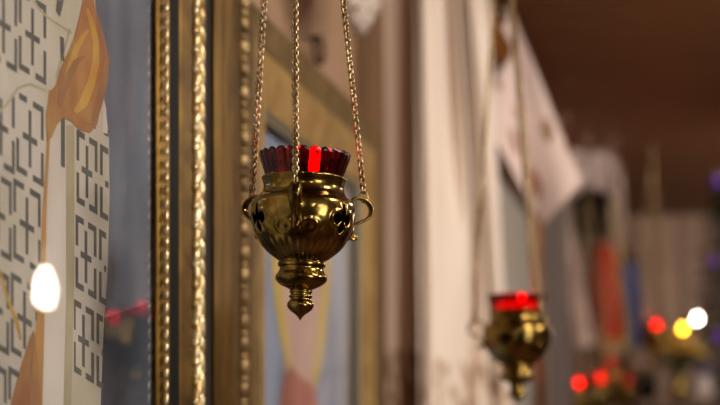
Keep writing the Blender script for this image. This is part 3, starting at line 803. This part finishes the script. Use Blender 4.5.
# ---------------------------------------------------------------- flowers on a tall cabinet, lower right
cb = PZ(665, 5.05, 0)
cab = thing('flower_cabinet', 'tall dark cabinet under the golden flowers at lower right', 'cabinet', cb)
ztop = P(0, 400, 5.05).z
bm = bmesh.new(); x0, x1 = P(636, 0, 5.05).x, P(708, 0, 5.05).x
abox(bm, x0, x1, 5.0, 5.25, 0.0, ztop-0.02); obj('carcass', bm, M['wood_dark'], cab, smooth=False)
bm = bmesh.new(); abox(bm, x0-0.01, x1+0.01, 4.98, 5.27, ztop-0.02, ztop); obj('top', bm, M['post'], cab, smooth=False)
bm = bmesh.new(); abox(bm, x0+0.012, x1-0.012, 4.992, 5.0, 0.1, ztop-0.05); obj('door', bm, M['wood_dark'], cab, smooth=False)
def bouquet(px, base_py, Y, r, h, cols, label, vm, n=26):
    b = P(px, 0, Y); b.z = ztop
    t = thing('flower_bouquet', label, 'flowers', b, (0, 0, 0), 'flowers on the cabinet')
    bm = bmesh.new(); lathe(bm, [(0, 0), (0.025, 0), (0.032, 0.03), (0.02, 0.06), (0.026, 0.075), (0.022, 0.075), (0.016, 0.06), (0, 0.058)], 20, b); obj('vase', bm, vm, t)
    lv = bmesh.new()
    for k in range(n):
        ph = k*2.399; q = math.sqrt(k/n)
        c = b+Vector((math.cos(ph)*r*q, math.sin(ph)*r*q, 0.075+h*(1-0.55*q*q)*random.uniform(0.85, 1.05)))
        tube(lv, [b+Vector((0, 0, 0.06)), c], 0.0018, 5)
        for w in range(2):
            tt = random.uniform(0.5, 0.85); lc = (b+Vector((0, 0, 0.06)))*(1-tt)+c*tt
            dv = Vector((random.uniform(-1, 1), random.uniform(-1, 1), random.uniform(0, 1))).normalized()
            ell(lv, lc+dv*0.018, dv*0.02, dv.cross(Vector((0, 0, 1)))*0.007, Vector((0, 0, 0.002)), 6, 4)
        fb = bmesh.new()
        for pt in range(7):
            a = pt*2*math.pi/7; dv = Vector((math.cos(a), math.sin(a), 0.45)).normalized()
            ell(fb, c+dv*0.010, dv*0.011, dv.cross(Vector((0, 0, 1))).normalized()*0.006, Vector((0, 0, 0.0025)), 6, 4)
        ell(fb, c+Vector((0, 0, 0.005)), Vector((0.006, 0, 0)), Vector((0, 0.006, 0)), Vector((0, 0, 0.005)), 8, 6)
        obj('flower', fb, cols[k % len(cols)], t)
    obj('stems', lv, mat('stem_green', (70, 72, 34), 0.7, c2=(96, 88, 40), scale=20), t)
gy = [mat('flower_gold', (244, 200, 70), 0.7), mat('flower_ochre', (206, 160, 60), 0.7), mat('flower_cream', (206, 190, 140), 0.7)]
bouquet(679, 400, 5.12, 0.07, 0.13, gy, 'golden yellow flowers in a vase below the yellow light', M['brass'], 44)
bl = [mat('flower_blue', (70, 74, 170), 0.7), mat('flower_violet', (90, 80, 150), 0.7)]
bouquet(702, 400, 5.04, 0.03, 0.015, bl, 'small blue flowers in a low vase at the right, beside the golden ones', pale, 12)
bouquet(647, 400, 5.12, 0.035, 0.01, [mat('flower_dusty', (150, 112, 86), 0.7), mat('flower_pale', (176, 160, 140), 0.7)], 'low dusty pink and pale flowers, left of the golden ones', M['cove'], 16)

# ================================================================== things seen only as reflections in the icon glass
def mirror(px, py, dist):
    g = Q(px, py, PG); v = (g-CAM).normalized(); r = v-N*(2*v.dot(N)); return g+r*dist
bc = mirror(45, 289, 2.4)
pb_ = thing('pendant_bulb', 'bare white bulb hanging from the ceiling, seen as the bright reflection in the nearest icon', 'lamp', bc)
bm = bmesh.new(); lathe(bm, [(0, -0.038), (0.010, -0.036), (0.018, -0.027), (0.021, -0.012), (0.018, 0.008), (0.012, 0.028), (0.008, 0.044), (0, 0.046)], 24, bc)
obj('bulb', bm, emit('bulb_white', (255, 236, 214), 55), pb_)
bm = bmesh.new(); lathe(bm, [(0, 0.044), (0.015, 0.044), (0.017, 0.05), (0.017, 0.085), (0.006, 0.095), (0, 0.095)], 20, bc); obj('socket', bm, mat('porcelain', (240, 236, 228), 0.3), pb_)
bm = bmesh.new(); tube(bm, [bc+Vector((0, 0, 0.09)), Vector((bc.x, bc.y, CEIL))], 0.003, 6); obj('cord', bm, M['wick'], pb_)
rl = mirror(115, 317, 2.5)
l9 = copy_thing(lamp, rl-Vector((0, 0, z_(165))), R(10), 'hanging lamp out in the room, seen as the red reflection in the nearest icon', skip=('hook',))
obj('hook', hook_bm(apex, CEIL-l9.location.z), M['brass_chain'], l9, local=True)
c9 = copy_thing(cup, l9.location, R(10), 'red glass cup reflected as a red spot in the nearest icon')
for ch in c9.children:
    if ch.name.startswith('flame'): ch.material_slots[0].link = 'OBJECT'; ch.material_slots[0].material = M['flame_high']

# ================================================================== LIGHT
def area(name, loc, tgt, size, power, col=(1, 0.86, 0.7), sy=None):
    l = bpy.data.lights.new(name, 'AREA'); l.energy = power; l.size = size; l.color = col
    if sy: l.shape = 'RECTANGLE'; l.size_y = sy
    o = bpy.data.objects.new(name, l); C.objects.link(o); o.location = loc
    o.rotation_euler = (Vector(tgt)-Vector(loc)).to_track_quat('-Z', 'Y').to_euler(); return o
def point(name, loc, power, rad, col=(1, 0.8, 0.58)):
    l = bpy.data.lights.new(name, 'POINT'); l.energy = power; l.shadow_soft_size = rad; l.color = col
    o = bpy.data.objects.new(name, l); C.objects.link(o); o.location = loc; return o
area('ceiling_fill', (1.0, 1.3, CEIL-0.05), (0.5, 1.9, 0.6), 0.35, 17, (1, 0.86, 0.72))  # added area light under the ceiling, no fixture behind it
area('ceiling_fill', (2.3, 1.9, CEIL-0.05), (0.9, 3.6, 1.2), 0.4, 36, (1, 0.89, 0.77))  # added area light, kept out of the icon glass reflection
area('ceiling_fill', (1.75, 5.2, CEIL-0.05), (1.0, 6.3, 1.2), 0.35, 15, (1, 0.84, 0.68))  # added area light to brighten the far banners and curtain
area('near_side_fill', (2.6, -1.2, 1.7), (0.1, 2.0, 1.6), 0.9, 32, (1, 0.93, 0.85), 1.2)  # added soft fill from the near right; the room has no window
point('unseen_point_light', (1.05, 2.7, 2.2), 10, 0.04, (1, 0.9, 0.79))  # added to brighten the towels and shade their folds; no lamp hangs here
point('unseen_point_light', (0.75, -0.3, 2.1), 5, 0.03, (1, 0.9, 0.75))  # unseen chandelier bulb, inferred from highlights on the brass
point('unseen_point_light', (-0.1, -0.5, 2.15), 3.5, 0.03, (1, 0.9, 0.75))  # second unseen chandelier bulb, for the left brass highlight

w = bpy.data.worlds.new('World'); bpy.context.scene.world = w; w.use_nodes = True
w.node_tree.nodes['Background'].inputs[0].default_value = lin((150, 130, 110)); w.node_tree.nodes['Background'].inputs[1].default_value = 0.2

# ================================================================== CAMERA
cam = bpy.data.cameras.new('Camera'); co = bpy.data.objects.new('Camera', cam); C.objects.link(co)
co.location = CAM; co.rotation_euler = (R(90), 0, 0)
cam.sensor_width = 36; cam.lens = 85.0; cam.shift_y = (HY-202.5)/720.0
cam.clip_start = 0.05
cam.dof.use_dof = True; cam.dof.focus_distance = 1.46; cam.dof.aperture_fstop = 4.0
bpy.context.scene.camera = co
vs = bpy.context.scene.view_settings
vs.view_transform = 'Standard'; vs.look = 'None'; vs.exposure = 0.0
